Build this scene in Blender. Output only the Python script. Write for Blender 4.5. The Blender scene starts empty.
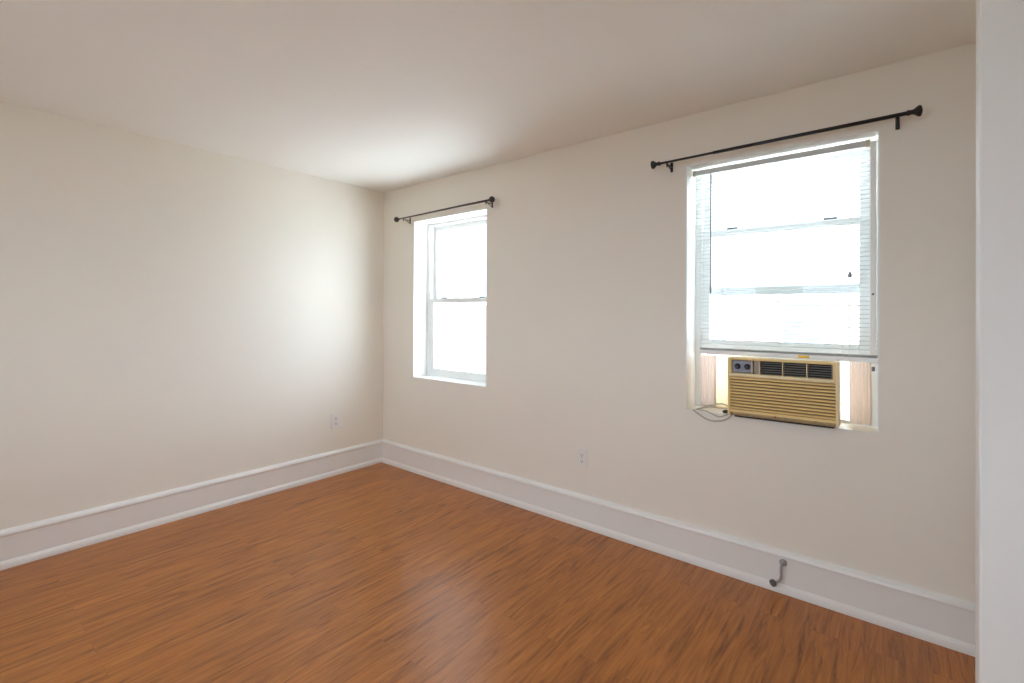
import bpy, bmesh, math, random
from mathutils import Vector, Matrix
random.seed(7)
scene = bpy.context.scene
COL = scene.collection
PI = math.pi

# ------------------------------------------------------------------ room measures (metres, camera above the origin)
LX, WY, H = -3.633, 2.669, 2.44          # left wall plane, window wall plane, ceiling height
RX, FY = 1.15, -0.95                     # right wall and the wall behind the camera
WT = 0.30                                # thickness of the window wall
REAR_FILL = {3: (-2.45, -1.35, 0.70, 2.20), 4: (-0.95, 0.15, 0.70, 2.20)}     # unseen windows added behind the viewer to fill the room with daylight
OPEN = {1: (-3.215, -2.375, 0.794, 2.129), 2: (-0.911, -0.066, 0.819, 2.166)}

# ------------------------------------------------------------------ camera
EYE = 1.344
yaw, pitch, roll = 0.68519, 0.004168, 0.004934
fwd = Vector((-math.sin(yaw) * math.cos(pitch), math.cos(yaw) * math.cos(pitch), math.sin(pitch)))
r0 = Vector((math.cos(yaw), math.sin(yaw), 0)); u0 = r0.cross(fwd)
rgt = r0 * math.cos(roll) + u0 * math.sin(roll)
upv = -r0 * math.sin(roll) + u0 * math.cos(roll)
cd = bpy.data.cameras.new('camera'); cam = bpy.data.objects.new('camera', cd); COL.objects.link(cam)
m = Matrix((rgt, upv, -fwd)).transposed().to_4x4(); m.translation = (0, 0, EYE); cam.matrix_world = m
cd.sensor_width = 36; cd.lens = 36 * 479.8 / 1024
cd.shift_x = 5.02 / 1024; cd.shift_y = -29.88 / 1024
cd.clip_start = 0.02
scene.camera = cam

# ------------------------------------------------------------------ sky and exposure
world = bpy.data.worlds.new('overcast_sky'); scene.world = world; world.use_nodes = True
wn = world.node_tree.nodes; wl = world.node_tree.links; wn.clear()
wo = wn.new('ShaderNodeOutputWorld'); bg = wn.new('ShaderNodeBackground'); wl.new(bg.outputs[0], wo.inputs[0])
tc = wn.new('ShaderNodeTexCoord'); sp = wn.new('ShaderNodeSeparateXYZ'); wl.new(tc.outputs['Generated'], sp.inputs[0])
cr = wn.new('ShaderNodeValToRGB'); wl.new(sp.outputs['Z'], cr.inputs[0]); 
cr.color_ramp.elements[0].position = 0.0; cr.color_ramp.elements[0].color = (0.74, 0.86, 1.0, 1)
cr.color_ramp.elements[1].position = 0.8; cr.color_ramp.elements[1].color = (0.76, 0.87, 1.0, 1)
bg.inputs[1].default_value = 1.0
# thin cloud: an even sky plus a broad soft glow low in the sky to the right, added to light the left wall
SKY, BACK, GLOW, GLOW_EXP, GAZ, GEL = 1.9, 2.9, 10.5, 5.0, math.radians(36), math.radians(4)
dt = wn.new('ShaderNodeVectorMath'); dt.operation = 'DOT_PRODUCT'; wl.new(tc.outputs['Generated'], dt.inputs[0])
dt.inputs[1].default_value = (math.sin(GAZ) * math.cos(GEL), math.cos(GAZ) * math.cos(GEL), math.sin(GEL))
mxm = wn.new('ShaderNodeMath'); mxm.operation = 'MAXIMUM'; mxm.inputs[1].default_value = 0.0; wl.new(dt.outputs['Value'], mxm.inputs[0])
pwm = wn.new('ShaderNodeMath'); pwm.operation = 'POWER'; pwm.inputs[1].default_value = GLOW_EXP; wl.new(mxm.outputs[0], pwm.inputs[0])
yr = wn.new('ShaderNodeMapRange'); yr.interpolation_type = 'SMOOTHSTEP'; wl.new(sp.outputs['Y'], yr.inputs['Value'])      # sky brightened behind the viewer to strengthen the added rear fill
yr.inputs['From Min'].default_value = -.1; yr.inputs['From Max'].default_value = -.6; yr.inputs['To Min'].default_value = SKY; yr.inputs['To Max'].default_value = SKY * BACK
mam = wn.new('ShaderNodeMath'); mam.operation = 'MULTIPLY_ADD'; mam.inputs[1].default_value = GLOW
wl.new(pwm.outputs[0], mam.inputs[0]); wl.new(yr.outputs[0], mam.inputs[2])
scm = wn.new('ShaderNodeVectorMath'); scm.operation = 'SCALE'; wl.new(cr.outputs[0], scm.inputs[0]); wl.new(mam.outputs[0], scm.inputs['Scale'])
wl.new(scm.outputs[0], bg.inputs[0])
sd = bpy.data.lights.new('bounce_sun', 'SUN'); sd.energy = 34.0; sd.angle = math.radians(4); sd.color = (.88, .95, 1.0)      # high sun added to brighten the ground, which bounces light onto the ceiling
so = bpy.data.objects.new('bounce_sun', sd); COL.objects.link(so); so.rotation_euler = Vector((-math.cos(math.radians(50)), .03, -math.sin(math.radians(50)))).to_track_quat('-Z', 'Y').to_euler()
scene.view_settings.view_transform = 'Standard'
scene.view_settings.look = 'None'
scene.view_settings.gamma = 1
scene.view_settings.use_curve_mapping = False
scene.view_settings.exposure = 0.38
cy = scene.cycles
cy.max_bounces = 16; cy.diffuse_bounces = 12; cy.glossy_bounces = 4; cy.transmission_bounces = 8
cy.transparent_max_bounces = 24
cy.caustics_reflective = False; cy.caustics_refractive = False
cy.sample_clamp_indirect = 8.0
try:
    cy.use_denoising = True
    cy.denoiser = 'OPENIMAGEDENOISE'
except Exception:
    pass
for k, (x0, x1, z0, z1) in OPEN.items():       # sky portals outside each window: they only guide daylight sampling
    ld = bpy.data.lights.new('sky_portal', 'AREA'); ld.shape = 'RECTANGLE'; ld.size = x1 - x0 - .02; ld.size_y = z1 - z0 - .02
    lo = bpy.data.objects.new('sky_portal', ld); COL.objects.link(lo)
    lo.location = ((x0 + x1) / 2, WY + WT + .02, (z0 + z1) / 2); lo.rotation_euler = (-PI / 2, 0, 0)
    ld.cycles.is_portal = True
for k, (x0, x1, z0, z1) in REAR_FILL.items():
    ld = bpy.data.lights.new('sky_portal', 'AREA'); ld.shape = 'RECTANGLE'; ld.size = x1 - x0; ld.size_y = z1 - z0
    lo = bpy.data.objects.new('sky_portal', ld); COL.objects.link(lo)
    lo.location = ((x0 + x1) / 2, FY - .14, (z0 + z1) / 2); lo.rotation_euler = (PI / 2, 0, 0)
    ld.cycles.is_portal = True

# ------------------------------------------------------------------ materials
def srgb(r, g, b):
    f = lambda c: (c / 255 / 12.92) if c / 255 <= .04045 else ((c / 255 + .055) / 1.055) ** 2.4
    return (f(r), f(g), f(b), 1)

def mat(name, col, rough=.5, metal=0.0, spec=.5, noise=0.0, nscale=8.0, bump=0.0, bscale=200.0):
    mt = bpy.data.materials.new(name); mt.use_nodes = True
    n = mt.node_tree.nodes; l = mt.node_tree.links; b = n['Principled BSDF']
    b.inputs['Base Color'].default_value = col; b.inputs['Roughness'].default_value = rough
    b.inputs['Metallic'].default_value = metal; b.inputs['Specular IOR Level'].default_value = spec
    t = n.new('ShaderNodeTexCoord')
    if noise:
        nz = n.new('ShaderNodeTexNoise'); nz.inputs['Scale'].default_value = nscale; nz.inputs['Detail'].default_value = 4
        l.new(t.outputs['Object'], nz.inputs['Vector'])
        mx = n.new('ShaderNodeMix'); mx.data_type = 'RGBA'
        mx.inputs['A'].default_value = tuple(c * (1 - noise) for c in col[:3]) + (1,)
        mx.inputs['B'].default_value = tuple(min(1, c * (1 + noise)) for c in col[:3]) + (1,)
        l.new(nz.outputs['Fac'], mx.inputs['Factor']); l.new(mx.outputs['Result'], b.inputs['Base Color'])
    if bump:
        nb = n.new('ShaderNodeTexNoise'); nb.inputs['Scale'].default_value = bscale; nb.inputs['Detail'].default_value = 3
        l.new(t.outputs['Object'], nb.inputs['Vector'])
        bp = n.new('ShaderNodeBump'); bp.inputs['Strength'].default_value = bump; bp.inputs['Distance'].default_value = .002
        l.new(nb.outputs['Fac'], bp.inputs['Height']); l.new(bp.outputs['Normal'], b.inputs['Normal'])
    return mt

M = {}
M['wall'] = mat('cream_wall_paint', (.87, .828, .745, 1), .55, spec=.3, noise=.012, nscale=3, bump=.08, bscale=90)
M['ceiling'] = mat('ceiling_paint', (.91, .905, .875, 1), .7, spec=.2, noise=.01, nscale=3, bump=.06, bscale=70)
M['partition'] = mat('white_wall_paint', (.77, .765, .745, 1), .5, spec=.3, noise=.01, nscale=4, bump=.06, bscale=90)
M['trim'] = mat('white_gloss_trim', (.87, .865, .845, 1), .32, noise=.015, nscale=12)
M['reveal'] = mat('white_window_paint', (.86, .855, .83, 1), .45, noise=.02, nscale=9)
M['vinyl'] = mat('white_window_frame', (.84, .85, .84, 1), .35)
M['slat'] = None
M['headrail'] = mat('grey_white_headrail', (.66, .67, .66, 1), .4)
M['rail'] = mat('white_bottom_rail', (.90, .905, .90, 1), .35)
M['bracket_beige'] = mat('beige_plastic_bracket', srgb(206, 198, 172), .45)
M['wand'] = mat('grey_wand', srgb(120, 128, 138), .25)
M['cord'] = mat('white_cord', (.8, .8, .78, 1), .7)
M['grey'] = mat('grey_fitting', srgb(120, 122, 126), .4)
M['tassel'] = mat('pale_grey_plastic', srgb(170, 178, 188), .4)
M['yellow'] = mat('yellow_sticker', srgb(232, 190, 40), .5)
M['black'] = mat('black_rod_metal', srgb(30, 28, 30), .35, spec=.5)
M['bronze'] = mat('dark_bronze_rod_metal', srgb(66, 58, 54), .35, spec=.5)
M['ac'] = mat('yellowed_beige_plastic', srgb(236, 206, 140), .42, noise=.05, nscale=14)
M['ac_light'] = mat('pale_and_lit_beige', srgb(240, 222, 178), .4, noise=.03, nscale=14)  # also carries the light painted on the right edge and the lip
M['ac_groove'] = mat('shade_grille_recess', srgb(132, 96, 50), .6, noise=.1, nscale=20)  # darker brown puts the shade between the ribs into the colour
M['ac_dark'] = mat('dark_cavity', srgb(38, 36, 36), .7)
M['ac_fin'] = mat('grey_vane_plastic', srgb(140, 132, 122), .5)
M['ac_panel'] = mat('grey_control_plate', srgb(142, 142, 152), .4, noise=.08, nscale=40)
M['ac_label'] = mat('worn_label', srgb(150, 138, 128), .5, noise=.25, nscale=90)
M['knob'] = mat('dark_knob', srgb(28, 30, 40), .35)
M['chin'] = mat('worn_silver_strip', srgb(176, 156, 116), .4, noise=.45, nscale=60)
M['red'] = mat('red_dot', srgb(160, 50, 30), .5)
M['body'] = mat('beige_sheet_metal', srgb(198, 182, 146), .5, noise=.04)
M['cable'] = mat('grey_cable', srgb(186, 180, 166), .5)
M['plug'] = mat('dark_plug', srgb(58, 56, 58), .5)
M['outlet'] = mat('white_outlet_plastic', (.84, .82, .79, 1), .3)
M['slot'] = mat('dark_slot', srgb(70, 62, 56), .6)
M['chrome'] = mat('dull_grey_metal', srgb(176, 176, 178), .35, metal=.45)
M['rubber'] = mat('dark_grey_rubber', srgb(108, 104, 100), .55)
M['ground'] = mat('pale_concrete_ground', (.80, .81, .80, 1), .9, noise=.04, nscale=1.5)
M['cornice'] = mat('pale_cornice_paint', srgb(214, 214, 216), .7)
M['ext'] = mat('exterior_render', srgb(180, 165, 150), .9)

def brick_mat(name, c1, c2, mo):
    mt = bpy.data.materials.new(name); mt.use_nodes = True
    n = mt.node_tree.nodes; l = mt.node_tree.links; b = n['Principled BSDF']; b.inputs['Roughness'].default_value = .9
    t = n.new('ShaderNodeTexCoord'); mp = n.new('ShaderNodeMapping'); mp.inputs['Rotation'].default_value = (PI / 2, 0, 0)
    br = n.new('ShaderNodeTexBrick'); br.inputs['Scale'].default_value = 1
    br.inputs['Brick Width'].default_value = .22; br.inputs['Row Height'].default_value = .075; br.inputs['Mortar Size'].default_value = .008
    br.inputs['Color1'].default_value = c1; br.inputs['Color2'].default_value = c2; br.inputs['Mortar'].default_value = mo
    l.new(t.outputs['Object'], mp.inputs[0]); l.new(mp.outputs[0], br.inputs['Vector']); l.new(br.outputs['Color'], b.inputs['Base Color'])
    return mt
M['brick'] = brick_mat('pale_pink_brick', srgb(166, 142, 132), srgb(154, 134, 126), srgb(172, 162, 154))
M['brick2'] = brick_mat('pale_buff_brick', srgb(170, 160, 146), srgb(160, 150, 138), srgb(176, 168, 160))

def glass_mat(name, tint, mixf):
    mt = bpy.data.materials.new(name); mt.use_nodes = True
    n = mt.node_tree.nodes; l = mt.node_tree.links; n.clear()
    o = n.new('ShaderNodeOutputMaterial'); mx = n.new('ShaderNodeMixShader'); tr = n.new('ShaderNodeBsdfTransparent'); gl = n.new('ShaderNodeBsdfGlossy')
    tr.inputs[0].default_value = tint; gl.inputs['Roughness'].default_value = .02; mx.inputs[0].default_value = mixf
    l.new(tr.outputs[0], mx.inputs[1]); l.new(gl.outputs[0], mx.inputs[2]); l.new(mx.outputs[0], o.inputs[0])
    return mt
M['glass'] = glass_mat('clear_window_glass', (.95, .965, .965, 1), .05)
M['far_glass'] = mat('far_window_glass', srgb(132, 140, 160), .2)

def translucent_mat(name, dcol, tcol, f):
    mt = bpy.data.materials.new(name); mt.use_nodes = True
    n = mt.node_tree.nodes; l = mt.node_tree.links; n.clear()
    o = n.new('ShaderNodeOutputMaterial'); mx = n.new('ShaderNodeMixShader'); d = n.new('ShaderNodeBsdfDiffuse'); t = n.new('ShaderNodeBsdfTranslucent')
    d.inputs[0].default_value = dcol; t.inputs[0].default_value = tcol; mx.inputs[0].default_value = f
    l.new(d.outputs[0], mx.inputs[1]); l.new(t.outputs[0], mx.inputs[2]); l.new(mx.outputs[0], o.inputs[0])
    return mt
M['slat'] = translucent_mat('white_blind_slat', (.66, .67, .66, 1), (.6, .6, .6, 1), .03)
M['accordion'] = translucent_mat('pinkish_beige_vinyl', srgb(214, 202, 194), srgb(205, 190, 178), .015)
M['film'] = translucent_mat('yellowed_translucent_vinyl', srgb(244, 232, 204), (.97, .89, .70, 1), .6)

def floor_mat():
    mt = bpy.data.materials.new('cherry_laminate_planks'); mt.use_nodes = True
    n = mt.node_tree.nodes; l = mt.node_tree.links; b = n['Principled BSDF']
    def nd(t, **kw):
        q = n.new(t)
        for k, v in kw.items(): q.inputs[k].default_value = v
        return q
    t = n.new('ShaderNodeTexCoord')
    mp = nd('ShaderNodeMapping', Rotation=(0, 0, PI / 2)); l.new(t.outputs['Object'], mp.inputs[0])   # planks run along Y
    br = nd('ShaderNodeTexBrick', Scale=1, **{'Brick Width': 1.21, 'Row Height': .0975, 'Mortar Size': .0006, 'Mortar Smooth': .3, 'Bias': 0.0})
    br.offset = .37; br.offset_frequency = 2
    br.inputs['Color1'].default_value = (0, 0, 0, 1); br.inputs['Color2'].default_value = (1, 1, 1, 1); br.inputs['Mortar'].default_value = (.5, .5, .5, 1)
    l.new(mp.outputs[0], br.inputs['Vector'])
    # each plank shifts the grain by its own amount
    sc_ = nd('ShaderNodeVectorMath'); sc_.operation = 'SCALE'; sc_.inputs['Scale'].default_value = 13.0; l.new(br.outputs['Color'], sc_.inputs[0])
    ad = nd('ShaderNodeVectorMath'); ad.operation = 'ADD'; l.new(mp.outputs[0], ad.inputs[0]); l.new(sc_.outputs[0], ad.inputs[1])
    st = nd('ShaderNodeMapping', Scale=(1.5, 17, 1)); l.new(ad.outputs[0], st.inputs[0])
    g1 = nd('ShaderNodeTexNoise', Scale=1.6, Detail=7, Roughness=.66, Distortion=1.5); l.new(st.outputs[0], g1.inputs['Vector'])
    st2 = nd('ShaderNodeMapping', Scale=(4, 120, 1)); l.new(ad.outputs[0], st2.inputs[0])
    g2 = nd('ShaderNodeTexNoise', Scale=1.5, Detail=3, Roughness=.6); l.new(st2.outputs[0], g2.inputs['Vector'])
    rp = n.new('ShaderNodeValToRGB'); l.new(g1.outputs['Fac'], rp.inputs[0])
    e = rp.color_ramp.elements
    e[0].position = .30; e[0].color = FL[0]
    e[1].position = .72; e[1].color = FL[2]
    x = e.new(.47); x.color = FL[1]
    hs = nd('ShaderNodeHueSaturation'); l.new(rp.outputs[0], hs.inputs['Color'])
    mr = nd('ShaderNodeMapRange', **{'From Min': 0, 'From Max': 1, 'To Min': .93, 'To Max': 1.07}); l.new(br.outputs['Color'], mr.inputs[0])
    mr2 = nd('ShaderNodeMapRange', **{'From Min': .3, 'From Max': .7, 'To Min': .93, 'To Max': 1.07}); l.new(g2.outputs['Fac'], mr2.inputs[0])
    mu = nd('ShaderNodeMath'); mu.operation = 'MULTIPLY'; l.new(mr.outputs[0], mu.inputs[0]); l.new(mr2.outputs[0], mu.inputs[1])
    l.new(mu.outputs[0], hs.inputs['Value'])
    mx = n.new('ShaderNodeMix'); mx.data_type = 'RGBA'; l.new(br.outputs['Fac'], mx.inputs['Factor'])
    l.new(hs.outputs[0], mx.inputs['A']); mx.inputs['B'].default_value = tuple(a * .55 + b * .45 for a, b in zip(FL[0], FL[1]))
    l.new(mx.outputs['Result'], b.inputs['Base Color'])
    b.inputs['Roughness'].default_value = .30; b.inputs['Specular IOR Level'].default_value = .55
    bp = nd('ShaderNodeBump', Strength=.06, Distance=.002); l.new(g2.outputs['Fac'], bp.inputs['Height']); l.new(bp.outputs[0], b.inputs['Normal'])
    return mt
FL = ((.17, .046, .006, 1), (.39, .128, .017, 1), (.54, .205, .036, 1))
M['floor'] = floor_mat()

# ------------------------------------------------------------------ mesh helpers (shapes are given in room coordinates)
def box(bm, x0, x1, y0, y1, z0, z1, bev=0.0, seg=2):
    q = bmesh.ops.create_cube(bm, size=1)
    vs = q['verts']
    for v in vs:
        v.co = Vector(((x0 + x1) / 2 + v.co.x * (x1 - x0), (y0 + y1) / 2 + v.co.y * (y1 - y0), (z0 + z1) / 2 + v.co.z * (z1 - z0)))
    if bev:
        es = list({e for v in vs for e in v.link_edges})
        bmesh.ops.bevel(bm, geom=es, offset=bev, segments=seg, affect='EDGES', profile=.5, clamp_overlap=True)

def frame_axes(d):
    d = d.normalized(); a = Vector((0, 0, 1)) if abs(d.z) < .9 else Vector((1, 0, 0))
    u = d.cross(a).normalized(); return u, u.cross(d).normalized()

def lathe(bm, origin, axis, prof, n=20):
    """prof: list of (distance along axis, radius); closed at both ends"""
    origin = Vector(origin); axis = Vector(axis).normalized(); u, v = frame_axes(axis)
    rings = []
    for d, r in prof:
        rings.append([bm.verts.new(origin + axis * d + (u * math.cos(2 * PI * k / n) + v * math.sin(2 * PI * k / n)) * max(r, 1e-5)) for k in range(n)])
    for a, b in zip(rings, rings[1:]):
        for k in range(n):
            f = bm.faces.new((a[k], a[(k + 1) % n], b[(k + 1) % n], b[k])); f.smooth = True
    bm.faces.new(rings[0][::-1]); bm.faces.new(rings[-1])

def smooth_path(pts, sub=8, closed=False):
    P = [Vector(p) for p in pts]; out = []; n = len(P)
    for i in range(n if closed else n - 1):
        g = (lambda k: P[k % n]) if closed else (lambda k: P[min(max(k, 0), n - 1)])
        a, b, c, d = g(i - 1), g(i), g(i + 1), g(i + 2)
        for s in range(sub):
            t = s / sub
            out.append(.5 * (2 * b + (c - a) * t + (2 * a - 5 * b + 4 * c - d) * t * t + (3 * b - a - 3 * c + d) * t ** 3))
    if not closed: out.append(P[-1])
    return out

def tube(bm, pts, r, n=8, closed=False):
    pts = [Vector(p) for p in pts]; N = len(pts); rings = []; u = None
    for i, p in enumerate(pts):
        a = pts[(i - 1) % N] if (closed or i > 0) else p
        b = pts[(i + 1) % N] if (closed or i < N - 1) else p
        d = (b - a).normalized()
        if u is None: u, _ = frame_axes(d)
        u = (u - d * u.dot(d)).normalized(); v = d.cross(u)
        rings.append([bm.verts.new(p + (u * math.cos(2 * PI * k / n) + v * math.sin(2 * PI * k / n)) * r) for k in range(n)])
    pr = list(zip(rings, rings[1:])) + ([(rings[-1], rings[0])] if closed else [])
    for a, b in pr:
        for k in range(n):
            f = bm.faces.new((a[k], a[(k + 1) % n], b[(k + 1) % n], b[k])); f.smooth = True
    if not closed:
        bm.faces.new(rings[0][::-1]); bm.faces.new(rings[-1])

def extrude_profile(bm, prof, p0, p1, out, up=Vector((0, 0, 1))):
    """prof: (distance out from the wall, height) polygon swept straight from p0 to p1"""
    p0, p1, out = Vector(p0), Vector(p1), Vector(out)
    A = [bm.verts.new(p0 + out * a + up * z) for a, z in prof]
    B = [bm.verts.new(p1 + out * a + up * z) for a, z in prof]
    n = len(prof)
    for i in range(n):
        bm.faces.new((A[i], A[(i + 1) % n], B[(i + 1) % n], B[i]))
    bm.faces.new(A[::-1]); bm.faces.new(B)

WORLD = {}
def obj(name, bm, material, parent=None):
    off = WORLD[parent.name] if parent else Vector((0, 0, 0))
    bmesh.ops.recalc_face_normals(bm, faces=bm.faces[:])
    if off.length: bmesh.ops.translate(bm, verts=bm.verts[:], vec=-off)
    me = bpy.data.meshes.new(name); bm.to_mesh(me); bm.free()
    o = bpy.data.objects.new(name, me); COL.objects.link(o); me.materials.append(material)
    if parent: o.parent = parent
    WORLD[o.name] = off
    return o

def mk(name, material, parent, *boxes, bev=0.0):
    bm = bmesh.new()
    for b in boxes: box(bm, *b, bev=bev)
    return obj(name, bm, material, parent)

def thing(name, loc, label, cat, group=None):
    o = bpy.data.objects.new(name, None); COL.objects.link(o); o.location = loc; o.empty_display_size = .1
    o['label'] = label; o['category'] = cat
    if group: o['group'] = group
    WORLD[o.name] = Vector(loc); return o

def struct(o, label=None, cat=None):
    o['kind'] = 'structure'
    if label: o['label'] = label
    if cat: o['category'] = cat
    return o

# ------------------------------------------------------------------ room shell
struct(mk('floor', M['floor'], None, (LX - .1, RX + .1, FY - .1, WY + .05, -.12, 0)), 'orange brown wood plank floor', 'floor')
struct(mk('ceiling', M['ceiling'], None, (LX - .1, RX + .1, FY - .1, WY + .05, H, H + .12)), 'plain white ceiling', 'ceiling')
struct(mk('wall_left', M['wall'], None, (LX - .1, LX, FY - .1, WY + .1, 0, H)), 'cream painted wall on the left with one outlet', 'wall')
struct(mk('wall_right', M['wall'], None, (RX, RX + .1, FY - .1, WY + .1, 0, H)), 'cream wall hidden beyond the white wall end', 'wall')
(p3, q3, s3, t3), (p4, q4, s4, t4) = REAR_FILL[3], REAR_FILL[4]
struct(mk('wall_front', M['wall'], None, (LX, RX, FY - .1, FY, 0, s3), (LX, RX, FY - .1, FY, t3, H), (LX, p3, FY - .1, FY, s3, t3), (q3, p4, FY - .1, FY, s3, t3), (q4, RX, FY - .1, FY, s3, t3)), 'cream wall behind the viewer', 'wall')
a1, b1, c1, d1 = OPEN[1]; a2, b2, c2, d2 = OPEN[2]
wb = bmesh.new()
xs = [LX, a1, b1, a2, b2, RX]; zs = sorted({0, c1, d1, c2, d2, H})
def hole(x, z):
    return any(p < x < q and s < z < t for p, q, s, t in OPEN.values())
for yv in (WY, WY + WT):                                   # both faces of the wall, cut around the two openings
    gv = {(i, k): wb.verts.new((x, yv, z)) for i, x in enumerate(xs) for k, z in enumerate(zs)}
    for i in range(len(xs) - 1):
        for k in range(len(zs) - 1):
            if not hole((xs[i] + xs[i + 1]) / 2, (zs[k] + zs[k + 1]) / 2):
                wb.faces.new((gv[i, k], gv[i + 1, k], gv[i + 1, k + 1], gv[i, k + 1]))
wb.verts.ensure_lookup_table()
be = [e for e in wb.edges if e.is_boundary and e.verts[0].co.y < WY + .1]
look = {(round(v.co.x, 4), round(v.co.z, 4)): v for v in wb.verts if v.co.y > WY + .1}
for e in be:
    p, q = e.verts
    wb.faces.new((p, q, look[round(q.co.x, 4), round(q.co.z, 4)], look[round(p.co.x, 4), round(p.co.z, 4)]))
struct(obj('wall_back', wb, M['wall']), 'cream painted wall with two windows', 'wall')
pw = bmesh.new(); box(pw, .1345, RX, 1.45, 1.52, 0, H, bev=.004, seg=3)
struct(obj('wall_partition', pw, M['partition']), 'white wall end at the right edge, nearest the viewer', 'wall')

# baseboards: flat board, moulded cap, shoe moulding at the floor
BP = [(0, 0), (.030, 0), (.030, .012), (.027, .026), (.020, .036), (.016, .040), (.016, .166), (.023, .170), (.024, .178), (.021, .187), (.013, .194), (0, .2005)]
bb = bmesh.new(); extrude_profile(bb, BP, (LX, WY, 0), (RX, WY, 0), (0, -1, 0))
struct(obj('baseboard_back', bb, M['trim']), 'white moulded baseboard under the two windows', 'baseboard')
bb = bmesh.new(); extrude_profile(bb, BP, (LX, FY, 0), (LX, WY, 0), (1, 0, 0))
struct(obj('baseboard_left', bb, M['trim']), 'white moulded baseboard along the left wall', 'baseboard')

# ------------------------------------------------------------------ windows
def ring(bm, x0, x1, y0, y1, z0, z1, w, top, bot, bev=.003):
    box(bm, x0, x0 + w, y0, y1, z0, z1, bev); box(bm, x1 - w, x1, y0, y1, z0, z1, bev)
    box(bm, x0 + w, x1 - w, y0, y1, z1 - top, z1, bev); box(bm, x0 + w, x1 - w, y0, y1, z0, z0 + bot, bev)

def sash(win, x0, x1, y0, y1, z0, z1, top, bot, stile, clips, clip_name):
    bm = bmesh.new(); ring(bm, x0, x1, y0, y1, z0, z1, stile, top, bot)
    s = obj('sash', bm, M['vinyl'], win)
    ym = (y0 + y1) / 2
    mk('pane', M['glass'], s, (x0 + stile - .004, x1 - stile + .004, ym - .002, ym + .002, z0 + bot - .004, z1 - top + .004))
    for cx, cz in clips:
        mk(clip_name, M['grey'], s, (cx - .028, cx + .028, y0 + .001, y0 + .022, cz, cz + .011), bev=.002)
    return s

def window(k, raised):
    x0, x1, z0, z1 = OPEN[k]
    w = thing('window_%d' % k, ((x0 + x1) / 2, WY, z0),
              ['white sash window in the far corner with a bare sill', 'white sash window holding the air conditioner'][k - 1], 'window')
    w['kind'] = 'structure'
    t = .006                                                # painted lining of the opening
    bm = bmesh.new()
    ya, yb = WY - .0005, WY + .17
    box(bm, x0, x0 + t, ya, yb, z0, z1); box(bm, x1 - t, x1, ya, yb, z0, z1)
    box(bm, x0 + t, x1 - t, ya, yb, z1 - t, z1)
    obj('reveal', bm, M['reveal'], w)
    bm = bmesh.new(); box(bm, x0 + t, x1 - t, ya, yb, z0, z0 + t, bev=.002)
    obj('sill', bm, M['reveal'], w)
    fw = .034                                               # outer frame
    bm = bmesh.new(); ring(bm, x0, x1, WY + .15, WY + .245, z0, z1, fw + t, .03, .022)
    obj('frame', bm, M['vinyl'], w)
    sx0, sx1 = x0 + t + fw - .002, x1 - t - fw + .002
    zm = (z0 + z1) / 2 - .012                               # meeting rail
    if k == 2: zm = 1.470
    sash(w, sx0, sx1, WY + .198, WY + .228, zm - .018, z1 - .026, .042, .044, .043, [(sx0 + .14, zm + .011), (sx1 - .14, zm + .011)] if raised else [], 'vent_stop')
    lo, hi = (1.151, 1.815) if raised else (z0 + .020, zm + .020)
    cl = [(sx0 + .16, hi), (sx1 - .16, hi)]
    sash(w, sx0, sx1, WY + .160, WY + .192, lo, hi, .036, .050, .043, cl, 'sash_latch')
    return w
w1 = window(1, False)
w2 = window(2, True)
for k, (x0, x1, z0, z1) in REAR_FILL.items():  # unseen windows, added only as a source of fill light
    w = thing('window_%d' % k, ((x0 + x1) / 2, FY, z0), 'added unseen fill window behind the viewer, %s' % ('left' if k == 3 else 'right'), 'window'); w['kind'] = 'structure'
    bm = bmesh.new(); ring(bm, x0, x1, FY - .09, FY - .02, z0, z1, .05, .05, .06); box(bm, x0 + .05, x1 - .05, FY - .08, FY - .04, (z0 + z1) / 2 - .02, (z0 + z1) / 2 + .02)
    obj('frame', bm, M['vinyl'], w)
    mk('pane', M['glass'], w, (x0 + .045, x1 - .045, FY - .062, FY - .058, z0 + .05, z1 - .045))
x0, x1, z0, z1 = OPEN[2]
sb = mk('stop_bead', M['reveal'], w2, (-.102, -.080, WY + .045, WY + .075, z0 + .35, z1 - .035), bev=.003)
bm = bmesh.new(); lathe(bm, (-.091, WY + .046, 1.44), (0, -1, 0), [(0, .005), (.003, .005), (.004, .003)], 12); obj('screw', bm, M['grey'], sb)
mk('bead_bracket', M['grey'], w2, (-.096, -.084, WY + .05, WY + .07, 1.092, 1.112), bev=.002)

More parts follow.
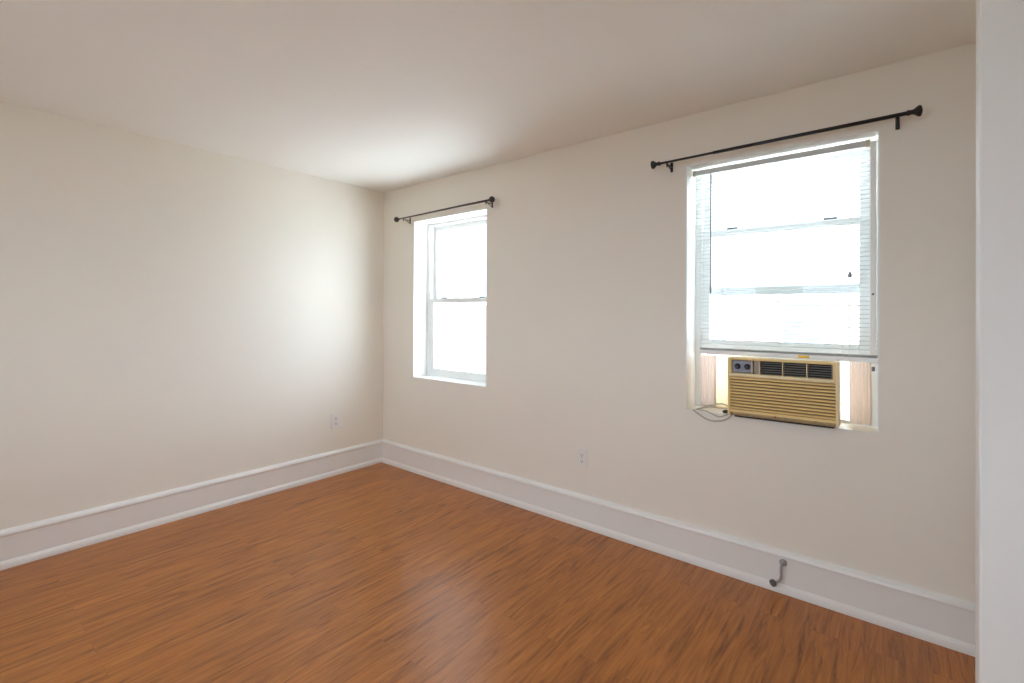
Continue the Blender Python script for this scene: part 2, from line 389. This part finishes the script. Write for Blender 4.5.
# ------------------------------------------------------------------ blinds
def blind(k, xa, xb, y, ztop, zbot, shift, stack, label):
    b = thing('window_blind', ((xa + xb) / 2, y, ztop), label, 'blind')
    hr = bmesh.new(); box(hr, xa, xb, y - .013, y + .013, ztop - .027, ztop, bev=.002); obj('headrail', hr, M['headrail'], b)
    for s in (xa, xb):
        d = .014 if s == xa else -.014
        mk('end_bracket', M['bracket_beige'], b, (min(s, s + d) - .0015, max(s, s + d) + .0015, y - .0165, y + .0155, ztop - .031, ztop + .0015), bev=.002)
    bm = bmesh.new(); pitch_, n = .0205, 0
    z = ztop - .038
    zs_ = []
    while z > zbot + .02 + stack * .0035:
        zs_.append(z); z -= pitch_
    zs_ += [zbot + .020 + i * .0035 for i in range(stack)]
    for z in zs_:
        fr = (ztop - z) / (ztop - zbot); sh = shift * fr
        prof = [(-.0125, -.0018), (-.006, .0004), (0, .0012), (.006, .0004), (.0125, -.0018)]
        A = []
        for x in (xa + .004 + sh, xb - .004 + sh):
            A.append([bm.verts.new((x, y + p, z + q)) for p, q in prof])
        for i in range(4): bm.faces.new((A[0][i], A[1][i], A[1][i + 1], A[0][i + 1])).smooth = True
    obj('slats', bm, M['slat'], b)
    rl = bmesh.new(); box(rl, xa + .003 + shift, xb - .003 + shift, y - .014, y + .014, zbot, zbot + .024, bev=.004)
    rail = obj('bottom_rail', rl, M['rail'], b)
    for f in (.17, .5, .83):                                # ladder cords
        x = xa + (xb - xa) * f; bm = bmesh.new()
        for dy in (-.0128, .0128): tube(bm, [(x, y + dy, ztop - .027), (x + shift, y + dy, zbot + .01)], .0006, 5)
        obj('ladder_cord', bm, M['cord'], b)
    return b, rail

by = WY + .080
bl, rail = blind(2, -.894, -.104, by, 2.146, 1.1280, .034, 5, 'white mini blind lowered in the window above the air conditioner')
mk('warning_sticker', M['yellow'], rail, (-.384, -.338, by - .0150, by - .0142, 1.1335, 1.1465))
bm = bmesh.new(); lathe(bm, (-.796, by - .022, 2.115), (0, 0, -1), [(0, .002), (.01, .0045), (.02, .0032), (.60, .0034), (.63, .0048), (.652, .004), (.656, .002)], 10)
obj('tilt_wand', bm, M['wand'], bl)
bm = bmesh.new(); tube(bm, smooth_path([(-.176, by - .018, 2.12), (-.177, by - .020, 1.8), (-.177, by - .021, 1.53), (-.178, by - .022, 1.3), (-.178, by - .023, 1.130)]), .0014, 6)
pc = obj('pull_cord', bm, M['cord'], bl)
bm = bmesh.new(); lathe(bm, (-.177, by - .021, 1.548), (0, 0, -1), [(0, .002), (.004, .005), (.018, .008), (.026, .009), (.030, .003)], 12)
obj('cord_tassel', bm, M['tassel'], pc)

# ------------------------------------------------------------------ air conditioner
ACX, ACZ = -.445, .826
ac = thing('window_air_conditioner', (ACX, WY, ACZ), 'yellowed beige window air conditioner sitting on the sill', 'air conditioner')
X0, X1, Y0, Z0, Z1 = -.679, -.209, 2.620, .832, 1.128
mk('cabinet', M['body'], ac, (-.664, -.224, 2.70, 3.14, .829, 1.120), bev=.004)
bm = bmesh.new()                                            # front bezel: a rim around the grille openings
box(bm, X0, X0 + .020, Y0, Y0 + .085, 1.030, Z1, bev=.005); box(bm, X0, X0 + .012, Y0, Y0 + .085, Z0 + .004, 1.036, bev=.004)
box(bm, X1 - .022, X1, Y0 + .001, Y0 + .085, 1.030, Z1, bev=.005)
box(bm, X0 + .016, X1 - .018, Y0, Y0 + .085, Z1 - .012, Z1, bev=.004)
box(bm, X0 + .010, X1 - .008, Y0, Y0 + .06, Z0 + .018, .866, bev=.004)
box(bm, X0 + .010, X1 - .010, Y0 + .045, Y0 + .085, Z0 + .02, Z1 - .008)
obj('front_bezel', bm, M['ac'], ac)
bm = bmesh.new(); box(bm, X1 - .012, X1 + .001, Y0 - .001, Y0 + .086, Z0 + .004, Z1 - .002, bev=.004); obj('lit_side_edge', bm, M['ac_light'], ac)['label'] = 'right edge of the front, window light put into its colour'  # window light on this side is put into the paler colour
bm = bmesh.new(); box(bm, X0 + .003, X1 - .012, Y0 - .004, Y0 + .05, 1.031, 1.051, bev=.008, seg=3); obj('grille_lip', bm, M['ac_light'], ac)['label'] = 'rounded lip below the vents, its highlight put into the colour'  # paler colour stands in for the highlight along the lip
mk('grille_recess', M['ac_groove'], ac, (X0 + .010, X1 - .010, Y0 + .020, Y0 + .046, .864, 1.032))
bm = bmesh.new()                                            # louvred intake panel: slanted ribs
nr = 11; p = (1.032 - .866) / nr
for i in range(nr):
    z = .866 + i * p + p * .42
    pr_ = [(.0215, z + p * .34), (.004, z + p * .38), (.001, z + p * .24), (.0015, z - p * .20), (.0215, z - p * .05)]
    A = [bm.verts.new((X0 + .009, Y0 + q, zz)) for q, zz in pr_]; B = [bm.verts.new((X1 - .010, Y0 + q, zz)) for q, zz in pr_]
    for j in range(5): bm.faces.new((A[j], A[(j + 1) % 5], B[(j + 1) % 5], B[j]))
    bm.faces.new(A[::-1]); bm.faces.new(B)
obj('intake_grille', bm, M['ac'], ac)
mk('vent_cavity', M['ac_dark'], ac, (X0 + .018, X1 - .020, Y0 + .036, Y0 + .0455, 1.050, 1.118))
mk('control_panel', M['ac_panel'], ac, (-.657, -.568, Y0 + .008, Y0 + .036, 1.053, 1.114), bev=.003)
for kx in (-.633, -.588):
    bm = bmesh.new(); lathe(bm, (kx, Y0 + .009, 1.084), (0, -1, 0), [(0, .0145), (.003, .0145), (.005, .012), (.016, .0105), (.018, .009)], 20)
    kb = obj('control_knob', bm, M['knob'], ac)
    mk('knob_grip', M['knob'], kb, (kx - .0025, kx + .0025, Y0 - .013, Y0 - .006, 1.075, 1.093), bev=.001)
mk('label_plate', M['ac_label'], ac, (-.559, -.535, Y0 + .010, Y0 + .036, 1.053, 1.114), bev=.002)
for va, vb in ((-.530, -.436), (-.427, -.336), (-.328, -.236)):
    bm = bmesh.new()
    for i in range(5):
        z = 1.0625 + i * .0112
        box(bm, va, vb, Y0 + .010, Y0 + .030, z - .0012, z + .0012)
    obj('vent_vanes', bm, M['ac_fin'], ac)
for va in (-.5655, -.5325, -.4315, -.332):
    mk('vent_divider', M['ac_light'], ac, (va - .0022, va + .0022, Y0 + .004, Y0 + .037, 1.050, 1.118), bev=.001)
mk('vent_rim', M['ac_fin'], ac, (-.236, -.229, Y0 + .004, Y0 + .037, 1.050, 1.118), bev=.001)
bm = bmesh.new()                                            # slanted worn strip along the bottom
pr = [(.004, .853), (.004, .848), (.018, .834), (.060, .834), (.060, .853)]
A = [bm.verts.new((X0 + .022, Y0 + a, z)) for a, z in pr]; B = [bm.verts.new((X1 - .014, Y0 + a, z)) for a, z in pr]
for v in A + B:
    if v.co.y < Y0 + .03: v.co.y -= .007
for i in range(5): bm.faces.new((A[i], A[(i + 1) % 5], B[(i + 1) % 5], B[i]))
bm.faces.new(A[::-1]); bm.faces.new(B)
ch = obj('bottom_strip', bm, M['chin'], ac)
bm = bmesh.new(); lathe(bm, (-.462, Y0 - .0025, .8505), (0, -1, 0), [(0, .004), (.0015, .004), (.002, .003)], 12); obj('emblem_dot', bm, M['red'], ch)
mk('underside', M['ac_dark'], ac, (X0 + .03, X1 - .02, Y0 + .012, Y0 + .08, .8265, .8345))

def accordion(name, xa, xb, y, za, zb, nf, material, amp=.006, flare=0.0):
    bm = bmesh.new(); cols = []
    for i in range(nf * 2 + 1):
        t = i / (nf * 2); yy = y + (amp if i % 2 else -amp)
        xt = xa + (xb - xa) * t; xbm = (xa - flare) + (xb - xa + flare) * t
        cols.append((bm.verts.new((xbm, yy, za)), bm.verts.new((xt, yy, zb))))
    for a, b in zip(cols, cols[1:]): bm.faces.new((a[0], b[0], b[1], a[1]))
    bmesh.ops.solidify(bm, geom=bm.faces[:], thickness=.0012)
    return obj(name, bm, material, ac)
s = accordion('side_panel', -.872, -.787, WY + .138, .830, 1.120, 7, M['accordion'], amp=.0016); s['label'] = 'pinkish beige folded side panel'
s = accordion('side_panel', -.790, -.668, WY + .142, .830, 1.120, 6, M['film'], amp=.002, flare=.012); s['label'] = 'yellowed side panel with daylight glowing through'
s = accordion('side_panel', -.182, -.098, WY + .138, .830, 1.120, 7, M['accordion'], amp=.0016); s['label'] = 'pinkish beige folded side panel'

# power cord coiled on the sill, its loop drooping over the edge
S = .8285
loop = [(-.866, WY - .004, S + .002), (-.835, WY - .010, S - .018), (-.785, WY - .012, S - .042), (-.730, WY - .012, S - .040), (-.690, WY - .009, S - .022), (-.672, WY - .004, S + .002),
        (-.690, WY + .055, S + .020), (-.740, WY + .085, S + .034), (-.800, WY + .080, S + .022), (-.845, WY + .045, S + .004)]
inner = [(-.850, WY + .012, S), (-.812, WY + .004, S + .001), (-.780, WY + .002, S - .006), (-.735, WY - .008, S - .018), (-.700, WY - .006, S - .006), (-.685, WY + .004, S + .004), (-.700, WY + .010, S + .004), (-.716, WY + .016, S + .005)]
bm = bmesh.new(); tube(bm, smooth_path(loop + [(-.858, WY + .020, S)] + inner, 8), .0040, 8)
tube(bm, smooth_path([(-.845, WY + .045, S + .004), (-.80, WY + .07, S + .012), (-.74, WY + .075, S + .012), (-.69, WY + .070, S + .020), (-.655, WY + .065, S + .03)], 8), .0040, 8)
pcord = obj('power_cord', bm, M['cable'], ac)
bm = bmesh.new(); lathe(bm, (-.720, WY + .018, S + .006), (.95, -.25, .15), [(0, .004), (.004, .008), (.016, .010), (.026, .010), (.029, .006)], 12)
box(bm, -.694, -.678, WY + .004, WY + .009, S + .014, S + .016); box(bm, -.694, -.678, WY + .004, WY + .009, S + .004, S + .006)
obj('plug', bm, M['plug'], pcord)
ac.rotation_euler = (0, math.radians(-.4), 0)

# ------------------------------------------------------------------ curtain rods
def rod(xa, xb, za, zb, y, r1, r2, brs, knob, mats, label):
    t = thing('curtain_rod', ((xa + xb) / 2, WY, (za + zb) / 2), label, 'curtain rod', 'curtain rods above the windows')
    A, B = Vector((xa, y, za)), Vector((xb, y, zb)); d = (B - A).normalized(); L = (B - A).length
    P = lambda s: A + d * s
    cut = L * knob['cut']
    bm = bmesh.new(); tube(bm, [P(.02), P(cut + .03)], r1, 12); obj('rod', bm, mats[0], t)
    bm = bmesh.new(); lathe(bm, P(cut), d, [(0, r1), (.002, r2), (L - cut - .02, r2)], 14); obj('outer_rod', bm, mats[1], t)
    for o, dd in ((P(.035), -d), (P(L - .035), d)):
        bm = bmesh.new(); lathe(bm, o, dd, knob['prof'], 20); obj('finial', bm, mats[1], t)
    for bx in brs:
        s = (bx - xa) / (xb - xa) * L; c = P(s)
        bm = bmesh.new()
        box(bm, bx - .0075, bx + .0075, WY - .003, WY, c.z - .040, c.z + .014, bev=.001)          # wall plate
        box(bm, bx - .005, bx + .005, y - .004, WY - .002, c.z - r2 - .007, c.z - r2 - .001, bev=.001)  # arm
        tube(bm, [(bx, WY - .006, c.z - .034), (bx, y + .012, c.z - r2 - .005)], .0026, 8)
        br = obj('bracket', bm, mats[1], t)
        bm = bmesh.new()
        pts = [(bx, c.y + (r2 + .002) * math.cos(a), c.z + (r2 + .002) * math.sin(a)) for a in [PI * (1 + i / 10) for i in range(11)]]
        tube(bm, pts, .0024, 6); tube(bm, [(bx, c.y, c.z - r2 - .001), (bx, c.y, c.z - r2 - .020)], .0034, 8)
        obj('cradle', bm, mats[1], br)
    return t
K2 = dict(cut=.28, prof=[(0, .010), (.006, .012), (.012, .010), (.018, .009), (.026, .013), (.034, .020), (.040, .023), (.046, .022), (.050, .012), (.052, .004)])
rod(-1.064, .058, 2.182, 2.187, WY - .072, .0062, .0085, (-.990, -.006), K2, (M['black'], M['black']), 'black curtain rod above the air conditioner window')
K1 = dict(cut=.42, prof=[(0, .008), (.005, .010), (.010, .008), (.016, .008), (.020, .014), (.028, .021), (.038, .024), (.048, .021), (.056, .013), (.060, .004)])
rod(-3.355, -2.270, 2.151, 2.164, WY - .072, .0060, .0078, (-3.262, -2.325), K1, (M['bronze'], M['bronze']), 'dark thin curtain rod above the far corner window')

# ------------------------------------------------------------------ outlets
def outlet(c, n, label, k=1.0):
    """c: centre on the wall, n: outward normal"""
    t = thing('wall_outlet', c, label, 'outlet', 'wall outlets')
    n = Vector(n); sd = n.cross(Vector((0, 0, 1))); C = Vector(c)
    def bx(bm, s0, s1, d0, d1, z0, z1, bev=0):
        s0, s1, z0, z1 = s0 * k, s1 * k, z0 * k, z1 * k
        p = C + sd * s0 + n * d0; q = C + sd * s1 + n * d1
        box(bm, min(p.x, q.x), max(p.x, q.x), min(p.y, q.y), max(p.y, q.y), C.z + z0, C.z + z1, bev)
    bm = bmesh.new(); bx(bm, -.037, .037, 0, .007, -.059, .059, .0025); obj('wall_plate', bm, M['outlet'], t)
    for z in (-.020, .020):
        bm = bmesh.new(); bx(bm, -.0165, .0165, .004, .0095, z - .0145, z + .0145, .002); r = obj('receptacle', bm, M['outlet'], t)
        bm = bmesh.new()
        bx(bm, -.0078, -.0050, .0090, .0099, z - .002, z + .007); bx(bm, .0050, .0078, .0090, .0099, z - .002, z + .007)
        bx(bm, -.0025, .0025, .0090, .0099, z - .0105, z - .0055)
        obj('slots', bm, M['slot'], r)
    bm = bmesh.new(); lathe(bm, C + n * .0065, n, [(0, .0035), (.0012, .0035), (.0018, .002)], 10); obj('screw', bm, M['chrome'], t)
    return t
outlet((LX, 2.196, .446), (1, 0, 0), 'white wall outlet on the left wall', 1.12)
outlet((-1.556, WY, .431), (0, -1, 0), 'white wall outlet on the wall between the windows')

# ------------------------------------------------------------------ door stop on the baseboard
ds = thing('door_stop', (-.436, WY - .016, .145), 'small bent grey metal fitting with dark round tip on the baseboard', 'door stop')
yb = WY - .016
bm = bmesh.new(); lathe(bm, (-.433, yb, .146), (0, -1, 0), [(0, .017), (.003, .017), (.005, .013), (.010, .008), (.022, .007)], 18); obj('base_plate', bm, M['chrome'], ds)
bm = bmesh.new(); tube(bm, smooth_path([(-.434, yb - .012, .146), (-.437, yb - .026, .140), (-.438, yb - .030, .115), (-.438, yb - .030, .088), (-.444, yb - .034, .070), (-.456, yb - .042, .060), (-.466, yb - .048, .055)], 8), .0062, 10); obj('arm', bm, M['chrome'], ds)
bm = bmesh.new(); lathe(bm, (-.458, yb - .040, .061), (-.72, -.50, -.48), [(0, .007), (.004, .013), (.012, .0165), (.020, .0165), (.026, .012), (.028, .004)], 16); obj('rubber_tip', bm, M['rubber'], ds)

# ------------------------------------------------------------------ outside
GZ = -3.0
struct(mk('ground', M['ground'], None, (-40, 25, WY + WT + .6, 40, GZ - .2, GZ)), 'pale concrete ground outside', 'ground')

M['dark_ground'] = mat('added_dark_ground', (.09, .09, .088, 1), .9, noise=.1, nscale=2)  # dark ground added to hold back light rising through the rear windows
struct(mk('ground', M['dark_ground'], None, (-40, 25, -40, FY - .6, GZ - .2, GZ)), 'added dark ground behind the viewer', 'ground')

def row_house(x0, x1, y, top, wins, brick, label):
    h = thing('row_house', ((x0 + x1) / 2, y, GZ), label, 'house', 'houses across the way')
    bm = bmesh.new(); box(bm, x0 + .01, x1 - .01, y, y + 7, GZ, top); obj('wall', bm, brick, h)
    bm = bmesh.new(); box(bm, x0 + .004, x1 - .004, y - .18, y + .3, top - .06, top + .10); box(bm, x0 + .004, x1 - .004, y - .08, y + .1, top - .22, top - .06); obj('cornice', bm, M['cornice'], h)
    for wx, wz in wins:
        bm = bmesh.new(); ring(bm, wx - .48, wx + .48, y - .05, y + .05, wz - .75, wz + .75, .08, .08, .10)
        box(bm, wx - .40, wx + .40, y - .03, y + .02, wz - .03, wz + .03)
        f = obj('window_frame', bm, M['cornice'], h)
        mk('window_pane', M['far_glass'], f, (wx - .42, wx + .42, y - .02, y - .01, wz - .70, wz + .70))
    return h
HW = lambda x0: [(x0 + 1.2, 1.0), (x0 + 3.3, 1.0), (x0 + 1.2, -1.6), (x0 + 3.3, -1.6)]
row_house(-5.2, -.7, 14.0, 1.98, HW(-5.2), M['brick'], 'pale pinkish house seen through the air conditioner window')
row_house(-.7, 3.8, 14.0, 1.98, HW(-.7), M['brick2'], 'pale buff house on the right of the pinkish one')
row_house(-18.7, -14.2, 14.0, 1.9, HW(-18.7), M['brick2'], 'pale buff house seen through the far corner window, leftmost')
row_house(-14.2, -9.7, 14.0, 1.9, HW(-14.2), M['brick'], 'pale pinkish house seen through the far corner window')
row_house(-9.7, -5.2, 14.0, 1.9, HW(-9.7), M['brick2'], 'pale buff house standing between the two pinkish houses')
